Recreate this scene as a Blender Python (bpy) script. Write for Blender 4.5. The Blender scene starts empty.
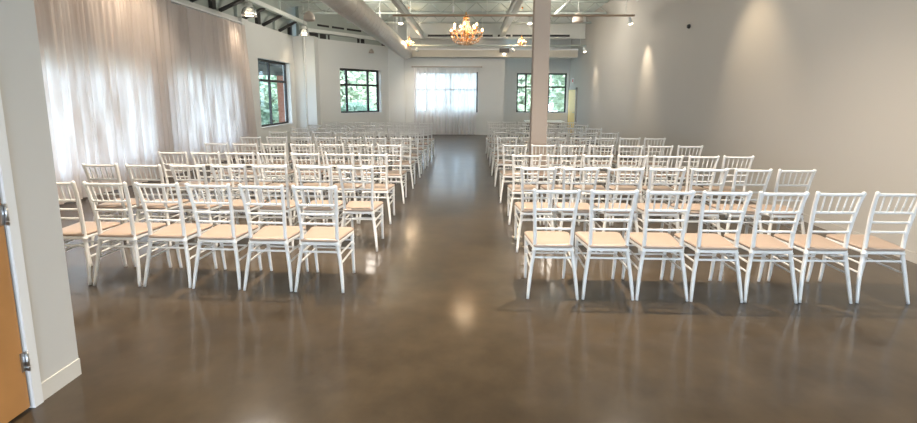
import bpy, bmesh, math, random
from mathutils import Vector, Matrix
random.seed(7)
S = bpy.context.scene
C = S.collection
PI = math.pi

# ------------------------------------------------------------------ camera
F_PX, CY, PITCH, YAW, ROLL, CAM_H = 476.98, 169.38, 0.1528, 0.0242, -0.0046, 1.6329
ca, sa, cp, sp, cr, sr = (math.cos(YAW), math.sin(YAW), math.cos(PITCH), math.sin(PITCH), math.cos(ROLL), math.sin(ROLL))
ax = Vector((ca, sa, 0)); up0 = Vector((-sa*sp, ca*sp, cp)); fw = Vector((-sa*cp, ca*cp, -sp))
right = cr*ax - sr*up0; up = sr*ax + cr*up0
cam = bpy.data.cameras.new('camera'); co = bpy.data.objects.new('camera', cam); C.objects.link(co)
co.matrix_world = Matrix(((right.x, up.x, -fw.x, 0), (right.y, up.y, -fw.y, 0), (right.z, up.z, -fw.z, CAM_H), (0, 0, 0, 1)))
cam.sensor_width = 36; cam.lens = F_PX/917*36; cam.shift_y = -(211.5-CY)/917; cam.clip_start = 0.02; cam.clip_end = 300
S.camera = co

# ------------------------------------------------------------------ sky, sun, daylight, exposure
S.view_settings.view_transform = 'Standard'; S.view_settings.look = 'None'
S.view_settings.gamma = 1; S.view_settings.use_curve_mapping = False
S.view_settings.exposure = 0.32
W = bpy.data.worlds.new('world'); S.world = W; W.use_nodes = True
bg = W.node_tree.nodes['Background']; bg.inputs[0].default_value = (0.63, 0.77, 1.0, 1); bg.inputs[1].default_value = 7.0
def light(kind, name, loc, energy, color, target=None, **kw):
    l = bpy.data.lights.new(name, kind); l.energy = energy; l.color = color
    for k, v in kw.items(): setattr(l, k, v)
    o = bpy.data.objects.new(name, l); C.objects.link(o); o.location = loc
    if target is not None:
        o.rotation_euler = (Vector(target)-Vector(loc)).to_track_quat('-Z', 'Y').to_euler()
    return o
light('SUN', 'sun', (20, -20, 30), 7.0, (1, .95, .85), (0, 0, 0), angle=.03)
WARM = (1, .78, .55)
# daylight through the glazing behind the camera
light('AREA', 'rear_daylight', (1.2, -4.6, 1.6), 250, (.80, .92, 1.0), (1.2, 8, 1.5), shape='RECTANGLE', size=5.8, size_y=1.8)
# ceiling spots that hang above the top edge of the photograph
for (x, y) in ((-2.2, 4.4), (1.5, 4.4)):
    light('SPOT', 'ceiling_spot', (x, y, 4.0), 820, (1, .84, .66), (x, y, 0), spot_size=2.5, spot_blend=1, shadow_soft_size=.05)
for (x, y, e) in ((-3.2, 6.5, 60), (2.4, 6.5, 50), (-2.9, 14.6, 130), (2.2, 14.6, 140)):
    light('POINT', 'added_fill_point', (x, y, 3.9), e, (1, .90, .79), shadow_soft_size=.45)  # unseen point lamps without fixtures, added to brighten deck and far walls
# ------------------------------------------------------------------ materials
def mat(name, col, rough=.5, metal=0, spec=.5, noise=None, bump=None, emit=None, trans=0, coat=0):
    m = bpy.data.materials.new(name); m.use_nodes = True
    nt = m.node_tree; b = nt.nodes['Principled BSDF']
    b.inputs['Base Color'].default_value = (*col, 1); b.inputs['Roughness'].default_value = rough
    b.inputs['Metallic'].default_value = metal; b.inputs['Specular IOR Level'].default_value = spec
    if coat: b.inputs['Coat Weight'].default_value = coat
    if emit: b.inputs['Emission Color'].default_value = (*emit[:3], 1); b.inputs['Emission Strength'].default_value = emit[3]
    if noise or bump:
        tc = nt.nodes.new('ShaderNodeTexCoord')
    if noise:
        sc_, amt = noise
        n = nt.nodes.new('ShaderNodeTexNoise'); n.inputs['Scale'].default_value = sc_; n.inputs['Detail'].default_value = 6
        nt.links.new(tc.outputs['Object'], n.inputs['Vector'])
        r = nt.nodes.new('ShaderNodeMix'); r.data_type = 'RGBA'
        r.inputs[6].default_value = (*[max(0, c*(1-amt)) for c in col], 1); r.inputs[7].default_value = (*[min(1, c*(1+amt)) for c in col], 1)
        nt.links.new(n.outputs['Fac'], r.inputs[0]); nt.links.new(r.outputs[2], b.inputs['Base Color'])
    if bump:
        sc_, st = bump
        n = nt.nodes.new('ShaderNodeTexNoise'); n.inputs['Scale'].default_value = sc_; n.inputs['Detail'].default_value = 3
        nt.links.new(tc.outputs['Object'], n.inputs['Vector'])
        bp = nt.nodes.new('ShaderNodeBump'); bp.inputs['Strength'].default_value = st; bp.inputs['Distance'].default_value = .01
        nt.links.new(n.outputs['Fac'], bp.inputs['Height']); nt.links.new(bp.outputs['Normal'], b.inputs['Normal'])
    return m
M = {}
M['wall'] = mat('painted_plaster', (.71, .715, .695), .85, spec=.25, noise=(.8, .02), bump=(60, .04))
M['wall_near_dimmed'] = mat('painted_plaster_near_dimmed', (.565, .56, .535), .8, spec=.25, noise=(.8, .02), bump=(60, .04))  # same wall paint, colour darkened to tone down the spot light on it
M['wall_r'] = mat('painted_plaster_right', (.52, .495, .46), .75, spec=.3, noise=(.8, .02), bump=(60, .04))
M['column'] = mat('warm_lit_column_paint', (.37, .315, .275), .8, spec=.25, noise=(1.5, .02))  # off-white column; the warm lamp light is put into this beige
M['trim'] = mat('white_trim_paint', (.78, .79, .79), .45, spec=.4, noise=(3, .02))
M['cream'] = mat('cream_baseboard', (.64, .62, .57), .5, noise=(3, .02))
M['white'] = mat('white_resin', (.79, .79, .78), .32, spec=.5, noise=(8, .015))
M['seat'] = mat('tan_vinyl', (.425, .325, .26), .34, spec=.5, noise=(14, .05), bump=(90, .05))
M['wood'] = mat('honey_wood', (.46, .22, .07), .42, noise=(5, .18))
M['yellow_wood'] = mat('pale_yellow_wood', (.85, .62, .24), .5, noise=(4, .08))
M['steel'] = mat('hinge_steel', (.55, .56, .57), .3, metal=1, noise=(20, .08))
M['dark'] = mat('dark_metal', (.022, .02, .02), .5, noise=(10, .1))
M['deck'] = mat('painted_roof_deck', (.62, .68, .64), .7, spec=.3, noise=(1.2, .07))
M['girder'] = mat('painted_steel', (.70, .72, .69), .6, spec=.3, noise=(2, .05))
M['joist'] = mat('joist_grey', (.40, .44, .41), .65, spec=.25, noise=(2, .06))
M['soffit'] = mat('soffit_paint', (.60, .57, .50), .8, spec=.25, noise=(1, .02))
M['duct'] = mat('galvanised_duct', (.66, .62, .57), .5, metal=.4, noise=(2.5, .08))
M['copper'] = mat('copper_tinted_tube', (.55, .40, .30), .45, metal=.3, noise=(6, .06))
M['gold'] = mat('gilded_brass', (.80, .42, .15), .25, metal=1, noise=(12, .1))
M['crystal'] = mat('crystal', (.95, .64, .38), .08, spec=.9)
b = M['crystal'].node_tree.nodes['Principled BSDF']; b.inputs['Transmission Weight'].default_value = .6; b.inputs['IOR'].default_value = 1.5
M['bulb'] = mat('lit_flame_bulb', (1, .8, .5), .4, emit=(1, .60, .26, 16))
M['lamp_glow'] = mat('lit_lamp', (1, .9, .75), .4, emit=(1, .82, .60, 9))
M['beige_dome'] = mat('beige_plastic', (.50, .43, .37), .6, noise=(6, .04))
M['brown'] = mat('dark_brown_enamel', (.10, .08, .065), .5, noise=(8, .05))
M['sign'] = mat('red_sign', (.65, .10, .10), .5, noise=(10, .05))
M['brick'] = mat('red_brick', (.42, .17, .11), .9, noise=(9, .3))
M['bark'] = mat('bark', (.16, .11, .07), .9, noise=(8, .25))
M['lawn'] = mat('lawn', (.40, .42, .37), .95, noise=(1.3, .35))
M['eave'] = mat('eave_boards', (.06, .06, .055), .8, noise=(2, .1))
M['lampglass'] = mat('lamp_glass', (.8, .82, .82), .15, noise=(5, .03))
b = M['lampglass'].node_tree.nodes['Principled BSDF']; b.inputs['Transmission Weight'].default_value = .75
# floor: sealed concrete, brown-grey mottling
def floor_mat():
    m = mat('sealed_concrete', (.085, .066, .048), .3, spec=.12); nt = m.node_tree; b = nt.nodes['Principled BSDF']
    tc = nt.nodes.new('ShaderNodeTexCoord')
    n1 = nt.nodes.new('ShaderNodeTexNoise'); n1.inputs['Scale'].default_value = .9; n1.inputs['Detail'].default_value = 8; n1.inputs['Roughness'].default_value = .62
    n2 = nt.nodes.new('ShaderNodeTexNoise'); n2.inputs['Scale'].default_value = 5; n2.inputs['Detail'].default_value = 9
    mp = nt.nodes.new('ShaderNodeMapping'); mp.inputs['Location'].default_value = (3.3, 7.7, .37)
    nt.links.new(tc.outputs['Object'], mp.inputs['Vector'])
    for n in (n1, n2): nt.links.new(mp.outputs[0], n.inputs['Vector'])
    cr_ = nt.nodes.new('ShaderNodeValToRGB'); e = cr_.color_ramp.elements
    e[0].position = .30; e[0].color = (.036, .025, .0145, 1); e[1].position = .72; e[1].color = (.090, .064, .038, 1)
    nt.links.new(n1.outputs['Fac'], cr_.inputs[0])
    v = nt.nodes.new('ShaderNodeMapRange'); v.inputs[1].default_value = .3; v.inputs[2].default_value = .7; v.inputs[3].default_value = .86; v.inputs[4].default_value = 1.14
    nt.links.new(n2.outputs['Fac'], v.inputs[0])
    mx = nt.nodes.new('ShaderNodeVectorMath'); mx.operation = 'SCALE'
    nt.links.new(cr_.outputs[0], mx.inputs[0]); nt.links.new(v.outputs[0], mx.inputs['Scale']); nt.links.new(mx.outputs[0], b.inputs['Base Color'])
    mr = nt.nodes.new('ShaderNodeMapRange'); mr.inputs[1].default_value = .3; mr.inputs[2].default_value = .7; mr.inputs[3].default_value = .276; mr.inputs[4].default_value = .30
    nt.links.new(n2.outputs['Fac'], mr.inputs[0]); nt.links.new(mr.outputs[0], b.inputs['Roughness'])
    n3 = nt.nodes.new('ShaderNodeTexNoise'); n3.inputs['Scale'].default_value = 2.2; n3.inputs['Detail'].default_value = 3
    nt.links.new(mp.outputs[0], n3.inputs['Vector'])
    bp = nt.nodes.new('ShaderNodeBump'); bp.inputs['Strength'].default_value = .3; bp.inputs['Distance'].default_value = .005
    nt.links.new(n3.outputs['Fac'], bp.inputs['Height'])
    g = nt.nodes.new('ShaderNodeBsdfGlossy'); g.inputs['Roughness'].default_value = .13; nt.links.new(bp.outputs[0], g.inputs['Normal'])
    fr = nt.nodes.new('ShaderNodeFresnel'); fr.inputs['IOR'].default_value = 1.45
    cl = nt.nodes.new('ShaderNodeMapRange'); cl.inputs[1].default_value = .0; cl.inputs[2].default_value = .35; cl.inputs[3].default_value = .0; cl.inputs[4].default_value = .31
    nt.links.new(fr.outputs[0], cl.inputs[0])
    ms = nt.nodes.new('ShaderNodeMixShader'); nt.links.new(cl.outputs[0], ms.inputs[0])
    nt.links.new(b.outputs[0], ms.inputs[1]); nt.links.new(g.outputs[0], ms.inputs[2]); nt.links.new(ms.outputs[0], nt.nodes['Material Output'].inputs[0])
    return m
M['floor'] = floor_mat()
def sheer(name, col, t0, t1, c0, c1, across):
    # gathered voile: the cloth is bunched in vertical folds, so how much light passes varies across it
    m = bpy.data.materials.new(name); m.use_nodes = True; nt = m.node_tree; nt.nodes.remove(nt.nodes['Principled BSDF'])
    out = nt.nodes['Material Output']; N = nt.nodes.new; K = nt.links.new
    d = N('ShaderNodeBsdfDiffuse'); t = N('ShaderNodeBsdfTranslucent'); tr = N('ShaderNodeBsdfTransparent')
    for q in (d, t): q.inputs[0].default_value = (*col, 1)
    tc = N('ShaderNodeTexCoord'); mp = N('ShaderNodeMapping'); mp.inputs['Scale'].default_value = (across[0], across[1], .12)
    K(tc.outputs['Object'], mp.inputs['Vector'])
    n = N('ShaderNodeTexNoise'); n.inputs['Scale'].default_value = 4.6; n.inputs['Detail'].default_value = 5; n.inputs['Roughness'].default_value = .6
    K(mp.outputs[0], n.inputs['Vector'])
    def rng(a, b_):
        r = N('ShaderNodeMapRange'); r.inputs[1].default_value = .34; r.inputs[2].default_value = .68; r.inputs[3].default_value = a; r.inputs[4].default_value = b_
        K(n.outputs['Fac'], r.inputs[0]); return r
    a = N('ShaderNodeMixShader'); K(rng(t0, t1).outputs[0], a.inputs[0]); K(d.outputs[0], a.inputs[1]); K(t.outputs[0], a.inputs[2])
    c_ = N('ShaderNodeMixShader'); K(rng(c0, c1).outputs[0], c_.inputs[0]); K(a.outputs[0], c_.inputs[1]); K(tr.outputs[0], c_.inputs[2]); K(c_.outputs[0], out.inputs[0])
    return m
M['sheer'] = sheer('sheer_voile', (.80, .725, .69), .06, .62, 0, .02, (0, 1))
M['sheer_far'] = sheer('sheer_voile_far', (.82, .80, .80), .20, .50, .05, .16, (1, 0))
def glass_mat():
    m = bpy.data.materials.new('window_glass'); m.use_nodes = True; nt = m.node_tree; nt.nodes.remove(nt.nodes['Principled BSDF'])
    out = nt.nodes['Material Output']; tr = nt.nodes.new('ShaderNodeBsdfTransparent'); g = nt.nodes.new('ShaderNodeBsdfGlossy')
    tr.inputs[0].default_value = (.94, .98, .96, 1); g.inputs['Roughness'].default_value = .02
    tc = nt.nodes.new('ShaderNodeTexCoord'); n = nt.nodes.new('ShaderNodeTexNoise'); n.inputs['Scale'].default_value = 2
    mr = nt.nodes.new('ShaderNodeMapRange'); mr.inputs[3].default_value = .04; mr.inputs[4].default_value = .06
    nt.links.new(tc.outputs['Object'], n.inputs['Vector']); nt.links.new(n.outputs['Fac'], mr.inputs[0])
    mx = nt.nodes.new('ShaderNodeMixShader'); nt.links.new(mr.outputs[0], mx.inputs[0])
    nt.links.new(tr.outputs[0], mx.inputs[1]); nt.links.new(g.outputs[0], mx.inputs[2]); nt.links.new(mx.outputs[0], out.inputs[0])
    return m
M['glass'] = glass_mat()
def leaf_mat(name, c1, c2):
    m = bpy.data.materials.new(name); m.use_nodes = True; nt = m.node_tree; nt.nodes.remove(nt.nodes['Principled BSDF']); out = nt.nodes['Material Output']
    tc = nt.nodes.new('ShaderNodeTexCoord'); n = nt.nodes.new('ShaderNodeTexNoise'); n.inputs['Scale'].default_value = 1.6; n.inputs['Detail'].default_value = 5
    nt.links.new(tc.outputs['Object'], n.inputs['Vector'])
    cr_ = nt.nodes.new('ShaderNodeValToRGB'); e = cr_.color_ramp.elements; e[0].position = .35; e[0].color = (*c1, 1); e[1].position = .65; e[1].color = (*c2, 1)
    nt.links.new(n.outputs['Fac'], cr_.inputs[0])
    d = nt.nodes.new('ShaderNodeBsdfDiffuse'); t = nt.nodes.new('ShaderNodeBsdfTranslucent'); mx = nt.nodes.new('ShaderNodeMixShader'); mx.inputs[0].default_value = .4
    for q in (d, t): nt.links.new(cr_.outputs[0], q.inputs[0])
    nt.links.new(d.outputs[0], mx.inputs[1]); nt.links.new(t.outputs[0], mx.inputs[2]); nt.links.new(mx.outputs[0], out.inputs[0])
    return m
M['leaf'] = leaf_mat('haze_pale_leaves', (.46, .53, .42), (.70, .76, .62))  # white haze of the bright outdoors is mixed into these leaf colours
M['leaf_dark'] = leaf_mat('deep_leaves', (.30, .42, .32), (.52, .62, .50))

# ------------------------------------------------------------------ mesh helpers
class MB:
    def __init__(s): s.v = []; s.f = []; s.sm = []
    def add(s, vs, fs, smooth=False):
        o = len(s.v); s.v += [tuple(v) for v in vs]; s.f += [tuple(i+o for i in f) for f in fs]; s.sm += [smooth]*len(fs); return s
    def box(s, x0, x1, y0, y1, z0, z1):
        vs = [(x, y, z) for z in (z0, z1) for y in (y0, y1) for x in (x0, x1)]
        return s.add(vs, [(0, 2, 3, 1), (4, 5, 7, 6), (0, 1, 5, 4), (2, 6, 7, 3), (0, 4, 6, 2), (1, 3, 7, 5)])
    def obox(s, p, d, w0, w1, z0, z1, n):
        # oriented box: from p along d*(0..1), offset n*(w0..w1)
        a = Vector((p[0], p[1])); e = a+Vector(d); n = Vector(n)
        vs = []
        for z in (z0, z1):
            for w in (w0, w1):
                for q in (a, e): r = q+n*w; vs.append((r.x, r.y, z))
        fs = [(0, 2, 3, 1), (4, 5, 7, 6), (0, 1, 5, 4), (2, 6, 7, 3), (0, 4, 6, 2), (1, 3, 7, 5)]
        dd = Vector(d); cross = dd.x*n.y-dd.y*n.x
        if cross*(w1-w0) < 0: fs = [tuple(reversed(f)) for f in fs]
        return s.add(vs, fs)
    def tube(s, pts, rad, seg=8, caps=True):
        pts = [Vector(p) for p in pts]
        if not hasattr(rad, '__len__'): rad = [rad]*len(pts)
        rings = []; prev = None
        for i, p in enumerate(pts):
            t = (pts[min(i+1, len(pts)-1)]-pts[max(i-1, 0)]).normalized()
            if prev is None:
                u = t.orthogonal().normalized()
            else:
                u = (prev - t*prev.dot(t)).normalized()
            prev = u; w = t.cross(u)
            rings.append([p+(u*math.cos(2*PI*k/seg)+w*math.sin(2*PI*k/seg))*rad[i] for k in range(seg)])
        vs = [v for r in rings for v in r]; fs = []
        for i in range(len(rings)-1):
            for k in range(seg):
                a = i*seg+k; b_ = i*seg+(k+1) % seg
                fs.append((a, b_, b_+seg, a+seg))
        s.add(vs, fs, True)
        if caps:
            n0 = len(s.v)-len(vs)
            s.f.append(tuple(n0+k for k in reversed(range(seg)))); s.sm.append(False)
            s.f.append(tuple(n0+len(vs)-seg+k for k in range(seg))); s.sm.append(False)
        return s
    def lathe(s, prof, c=(0, 0, 0), seg=20):
        vs = [(c[0]+r*math.cos(2*PI*k/seg), c[1]+r*math.sin(2*PI*k/seg), c[2]+z) for r, z in prof for k in range(seg)]
        fs = [(i*seg+k, i*seg+(k+1) % seg, (i+1)*seg+(k+1) % seg, (i+1)*seg+k) for i in range(len(prof)-1) for k in range(seg)]
        return s.add(vs, fs, True)
    def build(s, name, m, parent=None, loc=None):
        me = bpy.data.meshes.new(name); me.from_pydata(s.v, [], s.f); me.polygons.foreach_set('use_smooth', s.sm); me.update()
        me.materials.append(m)
        o = bpy.data.objects.new(name, me); C.objects.link(o)
        if parent: o.parent = parent
        if loc: o.location = loc
        return o
def tag(o, label=None, cat=None, group=None, kind=None):
    if label: o['label'] = label
    if cat: o['category'] = cat
    if group: o['group'] = group
    if kind: o['kind'] = kind
    return o
def empty(name, loc, rz=0):
    o = bpy.data.objects.new(name, None); C.objects.link(o); o.location = loc; o.rotation_euler = (0, 0, rz); o.empty_display_size = .1; return o
def thing(name, label, cat, loc=(0, 0, 0), rz=0, group=None): return tag(empty(name, loc, rz), label, cat, group)
def struct(o, label=None, cat=None): return tag(o, label, cat, kind='structure')
def copy_tree(o, parent=None):
    c = o.copy(); C.objects.link(c)
    if parent: c.parent = parent
    for ch in list(o.children): copy_tree(ch, c)
    return c

# ------------------------------------------------------------------ room shell
XL, XR, YA, YB, ZW, ZD = -6.25, 4.47, 20.3, 22.0, 3.68, 4.7
REAR = -5.0
def wall(name, a, b, n, z0, z1, openings, m, th=.25, label='', cat='wall'):
    # panel from a to b, solid behind the visible face (n points away from the room)
    a = Vector(a); b = Vector(b); L = (b-a).length; d = (b-a)/L
    ts = sorted({0, L, *[t for o in openings for t in o[:2]]}); mb = MB()
    for t0, t1 in zip(ts, ts[1:]):
        mid = (t0+t1)/2; op = [o for o in openings if o[0] <= mid <= o[1]]; p = a+d*t0; e = d*(t1-t0)
        if not op: mb.obox(p, e, 0, th, z0, z1, n)
        else:
            o = op[0]
            if o[2] > z0: mb.obox(p, e, 0, th, z0, o[2], n)
            if o[3] < z1: mb.obox(p, e, 0, th, o[3], z1, n)
    return struct(mb.build(name, m), label, cat)
struct(MB().box(-6.6, 4.75, REAR-.3, 22.3, -.15, 0).build('floor', M['floor']), 'brown-grey sealed concrete floor with cloudy mottling', 'floor')
# corrugated deck, ribs across the room
mb = MB(); y = REAR-.3; prof = []
while y < 22.35:
    prof += [(y, ZD), (y+.07, ZD), (y+.09, ZD+.05), (y+.17, ZD+.05)]; y += .19
vs = [(x, q, z) for x in (-6.7, 4.75) for q, z in prof]; n = len(prof)
mb.add(vs, [(i, i+1, n+i+1, n+i) for i in range(n-1)])
mb.box(-6.7, 4.75, REAR-.3, 22.4, ZD+.052, ZD+.2)
struct(mb.build('ceiling', M['deck']), 'grey-green painted corrugated roof deck', 'ceiling')
LW = [(14.17, 16.67, .645, 2.72), (3.3, 5.9, .45, 2.2), (6.5, 9.1, .45, 2.2), (9.7, 12.5, .45, 2.2)]
o0 = 2.3
wall('wall_left', (XL, o0), (XL, 17.3), (-1, 0), 0, ZW, [(a-o0, b_-o0, c, d) for a, b_, c, d in LW], M['wall'], label='long left wall with curtained openings and one bare window')
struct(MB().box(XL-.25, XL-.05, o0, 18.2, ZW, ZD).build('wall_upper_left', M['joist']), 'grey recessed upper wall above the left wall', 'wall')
struct(MB().box(XL, -5.496, 17.07, 17.58, 0, ZW).build('trim_1', M['wall']), 'wide pale pilaster between the two left windows', 'pilaster')
struct(MB().box(XL, -6.16, 13.12, 13.5, 0, ZW).build('trim_2', M['wall']), 'narrow pilaster strip at the far end of the long curtain', 'pilaster')
DA = Vector((-5.44, 17.58)); DD = Vector((.59008, .80735)); DN = Vector((-.80735, .59008))
wall('wall_diagonal', DA-DD*.7, DA+DD*4.9, DN, 0, 3.64, [(.834+.7, 2.93+.7, .94, 2.66)], M['wall'], label='slanting wall with a window between pilaster and far wall')
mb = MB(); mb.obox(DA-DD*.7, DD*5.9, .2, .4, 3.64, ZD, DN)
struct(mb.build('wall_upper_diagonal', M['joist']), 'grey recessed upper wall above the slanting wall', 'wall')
wall('wall_far', (-3.46, YA), (1.42, YA), (0, 1), 0, 3.6, [(1.10, 3.76, .92, 2.63)], M['wall'], label='far end wall behind the curtained window')
struct(MB().box(1.17, 1.42, YA+.25, YB, 0, 3.6).build('wall_return', M['wall']), 'short return wall beside the far right window', 'wall')
wall('wall_far_right', (1.42, YB), (4.72, YB), (0, 1), 0, ZD, [(.67, 2.94, .88, 2.67)], M['wall'], label='recessed far wall with window behind the column')
struct(MB().box(-3.46, 1.42, YA+.25, YA+.4, 3.6, ZD).build('wall_upper_far', M['girder']), 'upper end wall under the roof deck', 'wall')
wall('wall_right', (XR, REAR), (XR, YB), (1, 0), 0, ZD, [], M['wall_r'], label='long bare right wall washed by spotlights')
struct(MB().box(XR-.014, XR, REAR, 20.3, 0, .1).build('baseboard_right', M['wall_r']), 'painted baseboard along the right wall', 'baseboard')
wall('wall_rear', (-2.3, REAR), (4.72, REAR), (0, -1), 0, ZD, [(.5, 6.3, .7, 2.5)], M['wall'], label='rear wall with glazed opening behind the camera')
struct(MB().box(-3.0, -2.76, YA-.09, YA, 0, 3.19).build('trim_4', M['wall']), 'shallow pilaster left of the far curtained window', 'pilaster')
# foreground wall with the wooden door
XB = -2.29
wall('wall_near_left', (XB, REAR), (XB, 2.545), (-1, 0), 0, ZD, [(1.25-REAR, 2.235-REAR, 0, 2.1)], M['wall_near_dimmed'], th=.26, label='pale wall end beside the wooden door at left')
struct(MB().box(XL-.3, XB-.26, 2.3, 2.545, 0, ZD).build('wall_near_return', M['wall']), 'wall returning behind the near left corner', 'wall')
mb = MB(); mb.box(XB, XB+.007, 2.292, 2.545, 0, .1)
struct(mb.build('baseboard_near', M['cream']), 'white baseboard round the near wall corner', 'baseboard')
mb = MB(); mb.box(XB, XB+.014, 2.235, 2.285, 0, 2.18); mb.box(XB, XB+.014, 1.17, 1.25, 0, 2.18); mb.box(XB, XB+.014, 1.17, 2.285, 2.1, 2.18)
struct(mb.build('trim_3', M['trim']), 'white casing round the wooden door', 'door casing')
d1 = struct(empty('door_1', (XB, 1.76, 0)), 'honey brown wooden door at the left edge of the photo', 'door')
MB().box(-.05, -.004, -.47, .465, .012, 2.09).build('door_leaf', M['wood'], d1)
for z in (.268, 1.046, 1.85):
    mb = MB(); mb.tube([(.011, .472, z-.055), (.011, .472, z+.055)], .0075, 10); mb.box(-.004, .004, .448, .466, z-.05, z+.05)
    for k in (-.034, 0, .034): mb.tube([(.011, .472, z+k-.003), (.011, .472, z+k+.003)], .0085, 10)
    mb.build('hinge', M['steel'], d1)['label'] = 'brushed steel door hinge'
mb = MB(); mb.tube([(-.004, -.40, 1.0), (.05, -.40, 1.0), (.055, -.30, 1.0)], .011, 10); mb.build('door_handle', M['steel'], d1)
d2 = struct(empty('door_2', (XR, 21.15, 0)), 'pale yellow wooden door on the right wall at the far end', 'door')
MB().box(-.05, -.004, -.72, .72, .01, 1.92).build('door_leaf', M['yellow_wood'], d2)
mb = MB(); mb.box(-.06, 0, -.80, -.725, 0, 2.0); mb.box(-.06, 0, .725, .80, 0, 2.0); mb.box(-.06, 0, -.8, .8, 1.925, 2.0); mb.build('door_frame', M['wall_r'], d2)
mb = MB(); mb.tube([(-.05, -.60, .95), (-.1, -.60, .95), (-.1, -.48, .95)], .012, 8); mb.build('door_handle', M['steel'], d2)

# ------------------------------------------------------------------ windows
def window(idx, a, d, n, t0, t1, z0, z1, mull, trans, label, depth=.15, bar=.06):
    a = Vector(a); d = Vector(d); n = Vector(n)
    r = struct(empty('window_%d' % idx, (*(a+d*(t0+t1)/2), 0)), label, 'window')
    org = a+d*(t0+t1)/2; L = t1-t0
    def P(t): return Vector(a+d*t)-org
    mb = MB(); w0, w1 = depth, depth+.06
    for (u0, u1) in ((t0, t0+bar), (t1-bar, t1)): mb.obox(P(u0), d*(u1-u0), w0, w1, z0, z1, n)
    for (q0, q1) in ((z0, z0+bar), (z1-bar, z1)): mb.obox(P(t0+bar), d*(L-2*bar), w0, w1, q0, q1, n)
    mb.build('window_frame', M['dark'], r)
    xs = [t0+bar]+[v for m_ in mull for v in (m_-bar/2, m_+bar/2)]+[t1-bar]
    for m_ in mull:
        b2 = MB(); b2.obox(P(m_-bar/2), d*bar, w0, w1, z0+bar, z1-bar, n); b2.build('mullion', M['dark'], r)
    for x0, x1 in zip(xs[0::2], xs[1::2]):
        zs = [z0+bar]+([trans-bar/2, trans+bar/2] if trans else [])+[z1-bar]
        if trans:
            b2 = MB(); b2.obox(P(x0), d*(x1-x0), w0+.005, w1-.005, trans-bar/2, trans+bar/2, n); b2.build('transom_bar', M['dark'], r)
        for q0, q1 in zip(zs[0::2], zs[1::2]):
            b2 = MB(); b2.obox(P(x0), d*(x1-x0), w0+.025, w0+.033, q0, q1, n); b2.build('pane', M['glass'], r)
    b2 = MB(); b2.obox(P(t0), d*L, -.015, depth, z0-.0, z0+.02, n); b2.build('window_sill', M['trim'], r)
    return r
window(1, (XL, 0), (0, 1), (-1, 0), 14.17, 16.67, .645, 2.72, [15.30], 2.08, 'dark-framed window on the left wall beyond the long curtain', .14, .075)
window(2, DA, DD, DN, .834, 2.93, .94, 2.66, [1.27, 2.36], 2.04, 'dark-framed three-light window in the slanting wall', .14, .08)
window(3, (-3.46, YA), (1, 0), (0, 1), 1.10, 3.76, .92, 2.63, [1.60, 2.62], 1.89, 'far end window glowing behind the sheer curtain', .14, .06)
window(4, (1.42, YB), (1, 0), (0, 1), .67, 2.94, .88, 2.67, [1.10, 2.13], 2.05, 'dark-framed far window half hidden by the white column', .14, .07)
for i, (a_, b_) in enumerate(((3.3, 5.9), (6.5, 9.1), (9.7, 12.5))):
    window(5+i, (XL, 0), (0, 1), (-1, 0), a_, b_, .45, 2.2, [(a_+b_)/2], 1.65, ('nearest', 'middle', 'farthest')[i]+' of three windows glowing behind the long left curtain', .14, .06)

# ------------------------------------------------------------------ column
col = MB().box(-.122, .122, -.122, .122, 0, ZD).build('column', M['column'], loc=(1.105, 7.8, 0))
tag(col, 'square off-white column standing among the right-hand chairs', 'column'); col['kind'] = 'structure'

# ------------------------------------------------------------------ curtains
def curtain(name, a, d, L, z0, z1, amp, folds, m, label, cat='curtain', group=None, seed=1, flare=.0):
    rnd = random.Random(seed); a = Vector(a); d = Vector(d); n = Vector((-d.y, d.x))
    cols = int(folds*10); rows = 14; ph = [rnd.uniform(0, 6.28) for _ in range(6)]
    vs = []
    for j in range(rows+1):
        v = j/rows; z = z1+(z0-z1)*v
        for i in range(cols+1):
            u = i/cols
            w = u*folds*2*PI + 1.3*math.sin(u*9+ph[0]) + .9*math.sin(u*23+ph[1])
            off = amp*(.55+.45*v)*math.sin(w) + amp*.45*math.sin(w*.37+ph[2]+v*1.2) + .3*amp*math.sin(w*2.3+ph[3]+v*.8)
            t = u*L + .25*amp*math.sin(w*1.0+1.0+ph[4])*(.5+.5*v) + flare*v*(u-.0)
            p = a+d*t+n*off
            vs.append((p.x, p.y, z))
    fs = [(j*(cols+1)+i, j*(cols+1)+i+1, (j+1)*(cols+1)+i+1, (j+1)*(cols+1)+i) for j in range(rows) for i in range(cols)]
    o = MB().add(vs, fs, True).build(name, m); return tag(o, label, cat, group)
XC = -6.05
curtain('curtain', (XC, 2.7), (0, 1), 3.4, .02, 3.5, .045, 21, M['sheer'], 'nearest sheer curtain panel on the left wall, by the wall end', seed=3)
curtain('curtain', (XC, 6.12), (0, 1), 3.75, .02, 3.5, .045, 22, M['sheer'], 'middle sheer curtain panel on the left wall', seed=5)
curtain('curtain', (XC, 9.9), (0, 1), 3.05, .02, 3.46, .045, 18, M['sheer'], 'farthest sheer curtain panel on the left wall, next to the bare window', seed=8, flare=.35)
rr = thing('curtain_rail', 'white rail carrying the long sheer curtains on the left wall', 'curtain rail', (XL, 7.8, 3.52))
MB().box(.10, .17, -5.1, 5.25, -.015, .025).build('rail', M['trim'], rr)
for yy in (-4.8, -2.4, 0, 2.4, 4.9): MB().box(0, .12, yy-.015, yy+.015, 0, .03).build('bracket', M['trim'], rr)
curtain('curtain', (-2.36, 20.12), (1, 0), .46, .02, 2.78, .03, 5, M['sheer_far'], 'narrow sheer curtain panel at the left of the far window', seed=11)
curtain('curtain', (-1.89, 20.12), (1, 0), 2.13, .02, 2.78, .035, 15, M['sheer_far'], 'wide backlit sheer curtain panel across the far window', seed=12)
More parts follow.
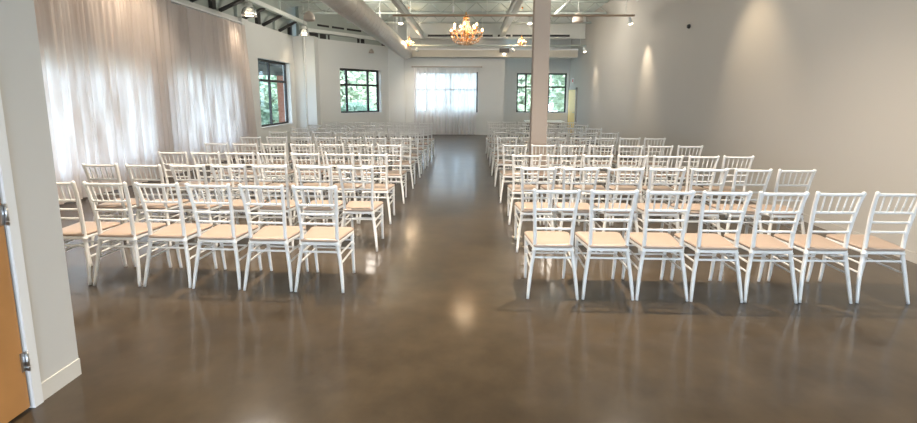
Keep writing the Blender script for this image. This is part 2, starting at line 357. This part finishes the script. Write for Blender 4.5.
rd = thing('curtain_rod', 'thin curtain rod above the far window at the end of the aisle', 'curtain rod', (-1.0, 20.13, 2.82))
MB().tube([(-1.42, 0, 0), (1.44, 0, 0)], .022, 10).build('rod', M['beige_dome'], rd)
for x in (-1.42, 1.44): MB().lathe([(0, -.04), (.035, -.02), (.04, 0), (.035, .02), (0, .04)], (x, 0, 0), 12).build('finial', M['beige_dome'], rd)
for x in (-1.3, 0, 1.3): MB().box(x-.012, x+.012, 0, .17, -.012, .012).build('bracket', M['beige_dome'], rd)

# ------------------------------------------------------------------ chairs
def lerp(a, b, t): return a+(b-a)*t
def post_pt(s, z):
    K = [(0, .2015, -.234), (.10, .192, -.215), (.20, .181, -.198), (.30, .167, -.184), (.38, .154, -.175), (.44, .148, -.172), (.56, .150, -.180), (.70, .159, -.200), (.82, .167, -.226), (.915, .174, -.255)]
    for (z0, x0, y0), (z1, x1, y1) in zip(K, K[1:]):
        if z <= z1: t = (z-z0)/(z1-z0); return Vector((s*lerp(x0, x1, t), lerp(y0, y1, t), z))
    return Vector((s*K[-1][1], K[-1][2], z))
def make_chair():
    r = empty('chiavari_chair', (0, 0, 0))
    for s in (-1, 1):
        zs = [0, .05, .10, .16, .22, .28, .34, .385, .39, .40, .405, .44, .50, .56, .63, .70, .76, .82, .87, .905, .912, .918]
        rd_ = [.0115, .0130, .0145, .0155, .0160, .0165, .0165, .0165, .0205, .0205, .0165, .0168, .0165, .0162, .016, .016, .0158, .0155, .0155, .0165, .0145, .006]
        MB().tube([post_pt(s, z) for z in zs], rd_, 10).build('rear_leg', M['white'], r)
        fx, fy = .176, .185
        zs = [0, .03, .10, .20, .28, .285, .30, .305, .36, .415]
        rd_ = [.0125, .0135, .0145, .0155, .016, .0185, .0185, .016, .0165, .017]
        MB().tube([(s*(fx-.004*(1-z/.4)), fy+.040*(1-z/.415)**1.6, z) for z in zs], rd_, 10).build('front_leg', M['white'], r)
    # seat frame: trapezoid ring of rails
    def outline(o, n=6):
        # rounded trapezoid, counter-clockwise from rear left
        cs = [(-.158-o, -.195-o, .02), (.158+o, -.195-o, .02), (.200+o, .205+o, .05), (-.200-o, .205+o, .05)]
        pts = []
        for i, (x, y, rr_) in enumerate(cs):
            p = Vector((x, y)); a = (Vector(cs[i-1][:2])-p).normalized(); b_ = (Vector(cs[(i+1) % 4][:2])-p).normalized()
            for k in range(n+1):
                t = k/n; q = (p+a*rr_)*(1-t)**2 + p*2*t*(1-t) + (p+b_*rr_)*t**2
                pts.append(q)
        return pts
    def slab(layers):
        mb = MB(); N = None; vs = []
        for o, z in layers:
            pts = outline(o); N = len(pts); vs += [(p.x, p.y, z) for p in pts]
        fs = [(i*N+k, i*N+(k+1) % N, (i+1)*N+(k+1) % N, (i+1)*N+k) for i in range(len(layers)-1) for k in range(N)]
        mb.add(vs, fs, True)
        mb.f.append(tuple(reversed(range(N)))); mb.sm.append(False)
        mb.f.append(tuple(range((len(layers)-1)*N, len(layers)*N))); mb.sm.append(False)
        return mb
    slab([(-.010, .392), (-.002, .395), (0, .402), (0, .414), (-.004, .420)]).build('seat_frame', M['white'], r)
    cu = slab([(-.012, .420), (-.002, .424), (.002, .432), (0, .441), (-.008, .447), (-.03, .451), (-.08, .4535)]).build('seat_cushion', M['seat'], r)
    cu['label'] = 'tan padded seat'
    def rail(name, z, rad, dz=0):
        a, b_ = post_pt(-1, z), post_pt(1, z); m_ = (a+b_)/2; m_.y -= .012; m_.z += dz
        q = [a*(1-t)**2+m_*2*t*(1-t)+b_*t**2 for t in (0, .2, .4, .6, .8, 1)]
        MB().tube(q, rad, 8, False).build(name, M['white'], r); return q
    top = rail('top_rail', .893, .0125)
    low = rail('back_rail', .742, .0105)
    rail('back_rail', .660, .0095); rail('back_rail', .578, .0095)
    for k in range(5):
        t = (k+1)/6
        def at(q): f = t*5; i = min(int(f), 4); return q[i].lerp(q[i+1], f-i)
        a, b_ = at(low), at(top)
        MB().tube([a, a.lerp(b_, .3), a.lerp(b_, .33), a.lerp(b_, .36), b_], [.0062, .0066, .0084, .0066, .0062], 6, False).build('spindle', M['white'], r)
    MB().tube([post_pt(-1, .335), post_pt(1, .335)], .0095, 8, False).build('stretcher', M['white'], r)
    for z in (.33, .25): MB().tube([(-.174, .19, z), (.174, .19, z)], .0085, 8, False).build('stretcher', M['white'], r)
    for s in (-1, 1):
        for z in (.31, .235):
            MB().tube([post_pt(s, z), (s*.174, .192, z+.004)], .0088, 8, False).build('stretcher', M['white'], r)
    return r
chair0 = make_chair(); used = [0]
ORD = ['first', 'second', 'third', 'fourth', 'fifth', 'sixth', 'seventh', 'eighth', 'ninth']
def put_chair(side, row, seat, x, y, rz):
    o = chair0 if not used[0] else copy_tree(chair0)
    used[0] = 1; o.location = (x, y, 0); o.rotation_euler = (0, 0, rz)
    rowname = 'nearest row' if row == 0 else ('farthest row' if row == 8 else ORD[row]+' row back')
    seatname = 'seat beside the aisle' if seat == 0 else (ORD[seat]+' from the aisle')
    tag(o, 'white chiavari chair, tan seat, %s of the %s block, %s' % (rowname, side, seatname), 'chair',
        'white chiavari chairs %s of the aisle' % side)
rj = random.Random(21)
FR = [(.682, 3.700), (1.130, 3.703), (1.564, 3.700), (1.995, 3.690), (2.426, 3.690), (2.864, 3.700), (3.325, 3.712)]
FL = [(-1.248, 3.768), (-1.690, 3.783), (-2.140, 3.805), (-2.580, 3.829), (-3.030, 3.842), (-3.475, 3.855)]
for k, (x, y) in enumerate(FR): put_chair('right', 0, k, x, y+.232, -.004+rj.uniform(-.003, .003))
for k, (x, y) in enumerate(FL): put_chair('left', 0, k, x, y+.232, -.022+rj.uniform(-.003, .003))
RX = {1: [.705, 1.14, 1.59, 2.02, 2.45, 2.88, 3.31], 2: [.708, 1.152, 1.60, 2.03, 2.465, 2.90, 3.335], 3: [.675, 1.11, 1.545, 1.978, 2.42, 2.855, 3.30]}
LX = {1: [-1.175, -1.61, -2.085, -2.515, -2.93, -3.41, -3.88], 2: [-1.215, -1.635, -2.06, -2.50, -2.93, -3.365, -3.80]}
RY = [0, 4.862, 5.945, 7.19, 8.525, 9.76, 11.03, 12.35, 13.62]
LY = [0, 4.83, 5.92, 7.075, 8.25, 9.44, 10.62, 11.80, 12.98]
def spaced(xs, gap=.4305):
    out = [xs[0]]
    for v in xs[1:]:
        d_ = v-out[-1]; out.append(out[-1]+math.copysign(max(abs(d_), gap), d_))
    return out
for row in range(1, 9):
    for k in range(7 if row < 5 else 6):
        x = spaced(RX.get(row, [.66+.436*i for i in range(7)]))[k] + (rj.uniform(-.003, .003) if row > 3 else 0)
        if row == 4 and k == 1: x += .0
        put_chair('right', row, k, x, RY[row]+.255+rj.uniform(-.012, .012), rj.uniform(-.012, .012))
    for k in range(7):
        x = spaced(LX.get(row, [-1.205-.438*i for i in range(7)]))[k] + (rj.uniform(-.003, .003) if row > 2 else 0)
        put_chair('left', row, k, x, LY[row]+.255+rj.uniform(-.02, .02)+(.03*k/6 if row < 3 else 0), rj.uniform(-.012, .012)-.008)

# ------------------------------------------------------------------ table at the far right
tb = thing('folding_table', 'white-topped table below the far right window, behind the chairs', 'table', (2.64, 17.25, 0))
mb = MB(); mb.box(-.68, .68, -.36, .36, .72, .76); mb.build('tabletop', M['white'], tb)
MB().box(-.60, .60, -.30, .30, .66, .715).build('apron', M['beige_dome'], tb)
for sx in (-1, 1):
    for sy in (-1, 1): MB().tube([(sx*.58, sy*.28, 0), (sx*.56, sy*.26, .68)], .02, 8).build('leg', M['dark'], tb)

# ------------------------------------------------------------------ ceiling steel and ducts
def beam(name, label, a, b, w, h, web, m, cat='beam', group=None):
    a = Vector(a); b = Vector(b); L = (b-a).length; ang = math.atan2(b.y-a.y, b.x-a.x)
    o = thing(name, label, cat, ((a.x+b.x)/2, (a.y+b.y)/2, a.z), ang, group)
    MB().box(-L/2, L/2, -w/2, w/2, 0, .02).build('lower_flange', m, o)
    MB().box(-L/2, L/2, -w/2, w/2, h-.02, h).build('upper_flange', m, o)
    MB().box(-L/2, L/2, -web/2, web/2, .02, h-.02).build('web', m, o)
    for k in range(6): q = -L/2+L*(k+.5)/6; MB().tube([(q, 0, h), (q, 0, ZD-a.z)], .012, 6).build('hanger_rod', m, o)
    return o
beam('steel_beam', 'pale steel roof beam left of the chandelier, running down the room', (-1.80, 3.0, 3.84), (-1.88, 19.2, 3.84), .11, .22, .03, M['girder'])
beam('steel_beam', 'pale steel roof beam right of the chandelier, running down the room', (1.20, 3.0, 3.92), (1.19, 19.2, 3.92), .16, .3, .03, M['girder'])
# cross joists under the deck (open web)
def joist(label, a, b, z0, z1, n, m1, m2, group=None):
    a = Vector(a); b = Vector(b); L = (b-a).length; ang = math.atan2(b.y-a.y, b.x-a.x)
    o = thing('bar_joist', label, 'joist', ((a.x+b.x)/2, (a.y+b.y)/2, z0), ang, group); h = z1-z0
    for z in (0, h-.05): 
        mb = MB(); mb.box(-L/2, L/2, -.045, -.006, z, z+.05); mb.box(-L/2, L/2, .006, .045, z, z+.05); mb.build('chord', m1, o)
    for k in range(n):
        x0 = -L/2+L*k/n; x1 = -L/2+L*(k+1)/n
        q = (x0, 0, .03), (x1, 0, h-.03)
        if k % 2: q = (x0, 0, h-.03), (x1, 0, .03)
        MB().tube(q, .011, 6).build('web_bar', m2, o)
    return o
for yy, w in ((13.9, 'nearest'), (16.2, 'middle'), (18.2, 'farthest')):
    joist('open-web roof joist crossing the ceiling, %s of the three' % w, (-5.6 if yy < 17 else -4.6, yy, 0), (4.4, yy, 0), 4.28, 4.685, 26, M['joist'], M['joist'], 'cross joists under the roof deck')
tr = thing('roof_truss', 'white roof beam with dark slanting braces resting on the left wall top', 'truss', (-5.85, 13.0, 3.69))
MB().box(-.05, .05, -6.2, 4.35, .40, .50).build('top_chord', M['girder'], tr)
MB().box(-.10, .05, -6.2, 4.35, .375, .40).build('chord_plate', M['deck'], tr)
yy = -5.8; k = 0
while yy < 3.9:
    MB().tube([(-.42, yy, .02), (-.03, yy+.50, .385)], .05, 6).build('brace', M['dark'], tr)['label'] = 'dark slanting brace'
    mb = MB(); mb.box(-.46, -.36, yy+.80, yy+.98, .005, .36); mb.build('strut', M['dark'] if k % 2 else M['joist'], tr)
    yy += 1.25; k += 1
for x_ in (-5.0, -1.5, 2.0): MB().box(-.025, .025, x_-.025, x_+.025, .50, ZD-3.69).build('hanger', M['deck'], tr)
# far girder with dark slots
g = thing('steel_girder', 'pale girder with dark slots under the deck at the far end', 'girder', (1.0, 19.3, 3.86))
MB().box(-3.55, 3.45, -.02, .02, .03, .62).build('web', M['girder'], g)
MB().box(-3.55, 3.45, -.09, .09, 0, .03).build('lower_flange', M['girder'], g)
MB().box(-3.55, 3.45, -.09, .09, .62, .65).build('upper_flange', M['girder'], g)
MB().box(-3.55, 3.45, -.03, .03, .65, ZD-3.86-.02).build('packing', M['girder'], g)
for x0, x1 in ((-2.7, -.15), (.05, .28), (.36, .55), (.62, 1.55), (1.95, 2.85)):
    MB().box(x0, x1, -.026, -.02, .07, .15).build('slot', M['dark'], g)['label'] = 'dark slot'
# soffit box in front of the far wall
sf = MB().box(-2.72, 4.3, 19.75, 20.29, 3.19, 3.5).build('soffit', M['soffit']); struct(sf, 'boxed soffit across the top of the far wall', 'soffit')
MB().box(-2.72, 4.3, 19.73, 19.75, 3.46, 3.52).build('soffit_lip', M['trim'], sf)
# diagonal perimeter beam with blocks painted as shaded gaps
pb = thing('perimeter_beam', 'white tube beam above the slanting wall with dark blocks for shaded gaps', 'beam', (DA.x, DA.y, 3.66))
def dgbox(t0, t1, w0, w1, z0, z1): mb = MB(); mb.obox(DD*t0, DD*(t1-t0), w0, w1, z0, z1, DN); return mb
dgbox(-.5, 4.0, .0, .12, .19, .31).build('tube', M['girder'], pb)
for t0, t1 in ((.15, .40), (.5, .56), (1.9, 2.0), (2.08, 2.25), (3.2, 3.45), (-.3, .05)): dgbox(t0, t1, .175, .198, .0, .19).build('opening', M['dark'], pb)  # dark blocks paint the shade in the gaps below the tube
for t0, t1 in ((.05, .55), (.70, 1.25), (1.4, 2.1)): dgbox(t0, t1, .175, .198, .45, .52).build('slot', M['dark'], pb)
dgbox(-.5, 4.0, .05, .2, -.02, .0).build('ledge', M['girder'], pb)
# spiral duct
def duct():
    a = Vector((-2.36, 7.5, 3.40)); b_ = Vector((-2.62, 19.74, 3.36)); L = (b_-a).length
    o = thing('air_duct', 'large round silver ventilation duct running to the far end', 'duct', a)
    dirv = (b_-a).normalized()
    nseg = 72; pts = [dirv*(L*i/nseg) for i in range(nseg+1)]
    MB().tube(pts, .255, 28).build('duct_body', M['duct'], o)
    # spiral seam
    u = dirv.orthogonal().normalized(); w = dirv.cross(u); q = []
    turns = 34
    for i in range(turns*20+1):
        t = i/20*2*PI; q.append(dirv*(L*i/(turns*20))+(u*math.cos(t)+w*math.sin(t))*.256)
    MB().tube(q, .006, 4).build('spiral_seam', M['duct'], o)
    for yy in (1.5, 4.5, 7.5, 10.5):
        p = dirv*yy
        mb = MB(); mb.tube([p-dirv*.025, p+dirv*.025], .262, 28, False); mb.build('collar', M['duct'], o)
        for s in (-.258, .258): MB().tube([(p.x+s, p.y, p.z), (p.x+s, p.y, ZD-a.z)], .006, 6).build('hanger_rod', M['girder'], o)
    return o
duct()
# sprinkler / conduit pipes
def pipe(name, label, pts, r_, m, cat, drops=()):
    p0 = Vector(pts[0]); o = thing(name, label, cat, p0)
    MB().tube([Vector(p)-p0 for p in pts], r_, 10).build('tube', m, o)
    for d_ in drops: MB().tube([Vector(d_)-p0, Vector((d_[0], d_[1], ZD))-p0], .007, 6).build('hanger_rod', M['girder'], o)
    return o
pipe('light_track', 'copper-toned light track crossing the room behind the chandelier', [(-2.0, 12.6, 3.66), (4.12, 12.6, 3.66)], .028, M['copper'], 'light track', [(x, 12.6, 3.66) for x in (-1.6, .4, 2.4, 3.9)])
pipe('light_track', 'white light track crossing the far end in front of the soffit', [(-2.1, 17.6, 3.42), (4.1, 17.6, 3.42)], .028, M['joist'], 'light track', [(x, 17.6, 3.42) for x in (-1.8, .4, 2.4, 3.9)])
pipe('light_track', 'pale light track running along the top of the right wall', [(4.0, 2.0, 3.93), (4.0, 12.1, 3.93)], .022, M['girder'], 'light track', [(4.0, y_, 3.93) for y_ in (3, 6, 9, 11.8)])
pipe('sprinkler_pipe', 'grey sprinkler pipe running down the ceiling right of the column', [(2.6, 6, 4.1), (2.5, 19.2, 4.1)], .03, M['joist'], 'pipe', [(2.6-.1*(y_-6)/13.2, y_, 4.1) for y_ in (8, 12, 16)])

# ------------------------------------------------------------------ lamps
def spotlight(label, x, y, z, ztop, tilt, energy, target, size=.95, track=True):
    o = thing('track_spotlight', label, 'spotlight', (x, y, z), 0, None)
    d = (Vector(target)-Vector((x, y, z))).normalized()
    MB().tube([(0, 0, .05), (0, 0, ztop-z)], .009, 8).build('stem', M['girder'], o)
    MB().tube([(0, 0, .05), d*-.06], .012, 8).build('yoke', M['girder'], o)
    MB().tube([d*-.09, d*-.07, d*.03, d*.075], [.022, .038, .046, .062], 16).build('lamp_can', M['girder'], o)
    MB().tube([d*.076, d*.09], [.056, .045], 16).build('lamp_lens', M['lamp_glow'], o)
    l = light('SPOT', 'spot_beam', Vector((x, y, z))+d*.12, energy, (1, .82, .60), target, spot_size=size, spot_blend=1, shadow_soft_size=.05)
    l.parent = None
    return o
spotlight('small lit spotlight on the copper track, at its left end', -1.80, 12.6, 3.53, 3.628, 0, 90, (-1.8, 11.5, 0))
spotlight('small lit spotlight on the copper track, left of the column', 1.49, 12.6, 3.53, 3.628, 0, 90, (1.6, 11.5, 0))
spotlight('small lit spotlight at the right wall end of the copper track', 4.02, 12.6, 3.53, 3.628, 0, 110, (4.47, 12.4, 1.7), 1.0)
spotlight('small lit spotlight on the white far track, beside the left mini chandelier', -1.94, 17.6, 3.28, 3.38, 0, 130, (-2.2, 20.3, 1.6))
spotlight('small lit spotlight on the white far track, beside the right mini chandelier', 1.50, 17.6, 3.28, 3.38, 0, 160, (3.3, 22.0, 1.5), .6)
spotlight('small lit spotlight at the right wall end of the white far track', 4.05, 17.6, 3.28, 3.38, 0, 50, (4.47, 17.4, 1.7), 1.0)
for y_, e in ((7.9, 105), (3.4, 60)):
    light('SPOT', 'wall_wash_beam', (3.45, y_, 3.95), e, (1, .78, .52), (4.47, y_-.1, 1.9), spot_size=1.1, spot_blend=1, shadow_soft_size=.05)
def can_lamp(label, x, y, z, r_, energy):
    o = thing('pendant_lamp', label, 'lamp', (x, y, z))
    MB().tube([(0, 0, .14), (0, 0, ZD-z)], .01, 8).build('stem', M['girder'], o)
    MB().lathe([(0, .18), (r_*.45, .17), (r_*.5, .10), (r_*.62, .08)], seg=20).build('ballast_housing', M['girder'], o)
    MB().lathe([(r_*.62, .08), (r_*.85, .02), (r_*.97, -.06), (r_, -.14), (r_*.97, -.14), (r_*.82, .02), (r_*.6, .07)], seg=24).build('glass_shade', M['lampglass'], o)
    MB().lathe([(0, -.07), (r_*.5, -.08), (r_*.62, -.10), (r_*.5, -.125), (0, -.13)], seg=20).build('lit_bulb', M['lamp_glow'], o)
    light('SPOT', 'pendant_beam', (x, y, z-.16), energy, WARM, (XL+.15, y-.1, 1.2), spot_size=1.9, spot_blend=.8, shadow_soft_size=.12)
    return o
can_lamp('glass-shaded pendant lamp above the far end of the long curtain', -5.62, 12.4, 3.74, .19, 35)
can_lamp('glass-shaded pendant lamp above the pale pilaster', -5.62, 16.45, 3.76, .17, 28)
for y_ in (8.4, 4.4): light('SPOT', 'curtain_wash', (-5.05, y_, 3.85), 65, WARM, (XL+.15, y_-.1, 2.4), spot_size=2.1, spot_blend=.8, shadow_soft_size=.12)
def dome(label, x, y, z, r_):
    o = thing('dome_pendant', label, 'pendant', (x, y, z))
    MB().lathe([(0, r_*1.15), (r_*.4, r_*1.05), (r_*.75, r_*.7), (r_*.95, r_*.15), (r_, -r_*.4), (r_*.9, -r_*.5), (0, -r_*.5)], seg=20).build('dome', M['beige_dome'], o)
    MB().tube([(0, 0, r_*.85), (0, 0, ZD-z)], .008, 8).build('stem', M['girder'], o)
dome('beige dome pendant near the top of the right wall', 3.22, 15.0, 3.93, .17)
dome('beige dome pendant under the left ceiling, above the pilaster', -4.29, 13.0, 3.66, .15)
wl = thing('wall_sconce', 'small grey dome fixture on the slanting wall above the window', 'fixture', (*(DA+DD*2.378-DN*.08), 3.39))
MB().lathe([(0, .09), (.05, .06), (.10, -.03), (.11, -.08), (0, -.08)], seg=16).build('dome', M['beige_dome'], wl)
mb = MB(); mb.obox(-DD*.03, DD*.06, .0, .08, -.04, .04, DN); mb.build('mount', M['girder'], wl)
bx = thing('box_spotlight', 'dark boxy light fixed to the soffit above the far window', 'spotlight', (1.335, 19.74, 3.36))
MB().box(-.19, .19, -.14, 0, .0, .16).build('housing', M['brown'], bx)
MB().lathe([(0, -.02), (.05, -.04), (.06, -.07), (.03, -.09), (0, -.095)], (0, -.08, 0), 16).build('lit_bulb', M['lamp_glow'], bx)
MB().tube([(0, -.08, .01), (0, -.08, -.04)], .05, 12).build('socket', M['girder'], bx)
sd = thing('sprinkler', 'small white sprinkler drop hanging left of the chandelier chain', 'sprinkler', (-.42, 11.5, 3.55))
MB().tube([(0, 0, .12), (0, 0, ZD-3.55)], .008, 8).build('drop_pipe', M['girder'], sd)
MB().tube([(0, 0, 0), (0, 0, .14)], .022, 10).build('head', M['trim'], sd)
# chandeliers
def chandelier(label, x, y, z, R, H, arms, energy, bulbs_r=.017):
    o = thing('chandelier', label, 'chandelier', (x, y, z)); k_ = R/.34
    MB().lathe([(0, ZD-z), (.07*k_, ZD-z), (.06*k_, ZD-z-.04), (.015, ZD-z-.07)], seg=16).build('ceiling_canopy', M['gold'], o)
    q = []; top = ZD-z-.05; bot = H*.5; nl = int((top-bot)/.05); mb = MB()
    for i in range(nl):
        zc = bot+(i+.5)*(top-bot)/nl; ln = (top-bot)/nl*.62; e = [(0, 0)]
        pts = []
        for t in range(9):
            a = 2*PI*t/8; u = math.cos(a)*.011; w = math.sin(a)*ln; pts.append((u, 0, zc+w) if i % 2 else (0, u, zc+w))
        mb.tube(pts, .0032, 5, False)
    mb.build('chain', M['steel'], o)
    MB().lathe([(0, H*.52), (.012, H*.5), (.02, H*.42), (.05*k_, H*.36), (.02, H*.30), (.018, H*.1), (.06*k_, .02), (.075*k_, -.03), (.03, -.10*k_), (.015, -.16*k_), (.03*k_, -.2*k_), (0, -.23*k_)], seg=14).build('central_stem', M['gold'], o)
    rnd = random.Random(3)
    def drop(p, s):
        return MB().lathe([(0, .5*s), (.28*s, .15*s), (.34*s, -.1*s), (.16*s, -.42*s), (0, -.55*s)], p, 6)
    for i in range(arms):
        tier = i % 2; a = 2*PI*i/arms+.2; r_ = R*(1.0 if tier == 0 else .70); zt = .06*k_ if tier == 0 else .15*k_
        cx, sy = math.cos(a), math.sin(a)
        pts = [(cx*r_*t, sy*r_*t, -.05*k_+(-.10*k_*math.sin(t*PI*.9))+(zt+.03*k_)*t**3) for t in [j/8 for j in range(9)]]
        arm = MB().tube(pts, .0085*max(k_, .7), 7).build('arm', M['gold'], o)
        e = Vector(pts[-1])
        MB().lathe([(0, -.01), (.032*k_, .0), (.04*k_, .012), (.0, .012)], e, 12).build('drip_pan', M['crystal'], arm)
        MB().tube([e, e+Vector((0, 0, .045*k_))], .011*k_, 8).build('candle_sleeve', M['gold'], arm)
        MB().lathe([(0, 0), (bulbs_r*.8, .010*k_), (bulbs_r, .024*k_), (bulbs_r*.6, .042*k_), (0, .06*k_)], e+Vector((0, 0, .045*k_)), 10).build('flame_bulb', M['bulb'], arm)
        for t in (.45, .75, 1.0):
            p = (cx*r_*t, sy*r_*t, Vector(pts[int(t*8)]).z-.055*k_); drop(p, .05*k_).build('crystal_drop', M['crystal'], arm)
    # strands of beads from the crown to the arms and a lower basket
    mb = MB(); 
    for i in range(arms*2):
        a = 2*PI*i/(arms*2); cx, sy = math.cos(a), math.sin(a)
        for j in range(14):
            t = j/13; rr_ = R*(.14+.78*t**1.6) ; zz = H*.38*(1-t)**1.7+.03*k_-.06*k_*math.sin(t*PI)
            mb.lathe([(0, .014*k_), (.014*k_, 0), (0, -.014*k_)], (cx*rr_, sy*rr_, zz), 5)
        for j in range(9):
            t = j/8; rr_ = R*.9*math.cos(t*PI/2*.9); zz = -.05*k_-.17*k_*math.sin(t*PI/2)
            mb.lathe([(0, .014*k_), (.014*k_, 0), (0, -.014*k_)], (cx*rr_, sy*rr_, zz), 5)
    mb.build('crystal_strands', M['crystal'], o)['kind'] = 'stuff'
    for i in range(10):
        a = 2*PI*i/10; drop((math.cos(a)*R*.35, math.sin(a)*R*.35, -.20*k_), .06*k_).build('crystal_drop', M['crystal'], o)
    MB().tube([(math.cos(2*PI*i/24)*R*.35, math.sin(2*PI*i/24)*R*.35, -.15*k_) for i in range(25)], .006, 6, False).build('lower_ring', M['gold'], o)
    MB().tube([(math.cos(2*PI*i/24)*R*.2, math.sin(2*PI*i/24)*R*.2, H*.36) for i in range(25)], .006, 6, False).build('crown_ring', M['gold'], o)
    light('POINT', 'chandelier_glow', (x, y, z+.16*k_), energy, (1, .76, .50), shadow_soft_size=.2*k_)
    return o
chandelier('large gilded crystal chandelier with lit flame bulbs over the aisle', -.10, 9.8, 2.86, .33, .82, 10, 16, .022)
chandelier('mini lit crystal chandelier left of the far window', -2.18, 17.3, 3.46, .15, .5, 6, 40, .020)
chandelier('mini lit crystal chandelier right of the far window', 1.78, 17.3, 3.50, .15, .5, 6, 40, .020)
sg = thing('wall_sign', 'small red sign on the right wall above the pale yellow door', 'sign', (XR-.001, 21.2, 2.31))
MB().box(-.03, 0, -.17, .17, -.10, .10).build('sign_body', M['trim'], sg)
MB().box(-.034, -.03, -.13, .13, -.07, .07).build('sign_face', M['sign'], sg)['label'] = 'red sign face'
sn = MB().lathe([(0, -.03), (.035, -.028), (.045, 0), (.045, .02), (0, .02)], seg=14).build('wall_sensor', M['dark'])
sn.location = (XR-.021, 10.2, 3.06); sn.rotation_euler = (0, PI/2, 0); tag(sn, 'small round dark sensor high on the bare right wall', 'sensor')

# ------------------------------------------------------------------ outdoors
struct(MB().add([(-60, -30, -.2), (60, -30, -.2), (60, 80, -.2), (-60, 80, -.2)], [(0, 1, 2, 3)]).build('ground', M['lawn']), 'lawn outside the windows', 'ground')
def tree(label, x, y, h, rw, n, m, seed, low=.25, cat='tree'):
    rnd = random.Random(seed); o = thing('garden_'+('shrub' if cat == 'shrub' else 'tree'), label, cat, (x, y, -.2))
    MB().tube([(0, 0, 0), (.05, 0, h*.3), (0, .05, h*.7)], [rw*.09, rw*.07, rw*.03], 8).build('trunk', M['bark'], o)
    vs = []; fs = []
    for i in range(n):
        while True:
            p = Vector((rnd.uniform(-1, 1), rnd.uniform(-1, 1), rnd.uniform(-1, 1)))
            if .25 < p.length < 1: break
        p = Vector((p.x*rw, p.y*rw, h*low+(p.z+1)/2*h*(1-low)))
        p += Vector((rnd.gauss(0, .1), rnd.gauss(0, .1), rnd.gauss(0, .1)))
        u = Vector((rnd.gauss(0, 1), rnd.gauss(0, 1), rnd.gauss(0, .6))).normalized(); w = u.orthogonal().normalized(); s = rnd.uniform(.10, .2)*(1.0 if h < 4 else 1.6)
        k = len(vs); vs += [p-u*s, p+w*s*.5, p+u*s, p-w*s*.5]; fs.append((k, k+1, k+2, k+3))
    MB().add(vs, fs).build('foliage', m, o)
tree('leafy green tree seen through the left pane of the left window', -11.0, 26.4, 3.6, 1.5, 3000, M['leaf_dark'], 1, .05)
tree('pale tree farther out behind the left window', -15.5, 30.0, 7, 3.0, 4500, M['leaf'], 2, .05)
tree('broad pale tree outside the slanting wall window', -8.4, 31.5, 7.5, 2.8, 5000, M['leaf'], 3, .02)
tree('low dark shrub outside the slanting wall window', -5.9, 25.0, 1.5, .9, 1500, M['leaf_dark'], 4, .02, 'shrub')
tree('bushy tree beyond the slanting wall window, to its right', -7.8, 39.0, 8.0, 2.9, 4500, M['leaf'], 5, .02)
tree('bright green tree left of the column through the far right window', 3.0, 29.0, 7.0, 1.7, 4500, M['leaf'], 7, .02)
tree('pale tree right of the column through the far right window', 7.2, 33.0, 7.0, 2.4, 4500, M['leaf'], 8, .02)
pl = thing('brick_pier', 'red brick pier outside the left window', 'pier', (-8.02, 20.8, -.2)); MB().box(-.25, .25, -.3, .3, 0, 2.65).build('shaft', M['brick'], pl); MB().box(-.3, .3, -.35, .35, 2.65, 2.79).build('cap', M['eave'], pl)
ev = MB().box(-16.0, -6.7, 14.2, 24.0, 2.6, 2.85).build('eave', M['eave']); struct(ev, 'dark eave outside the left window', 'eave')
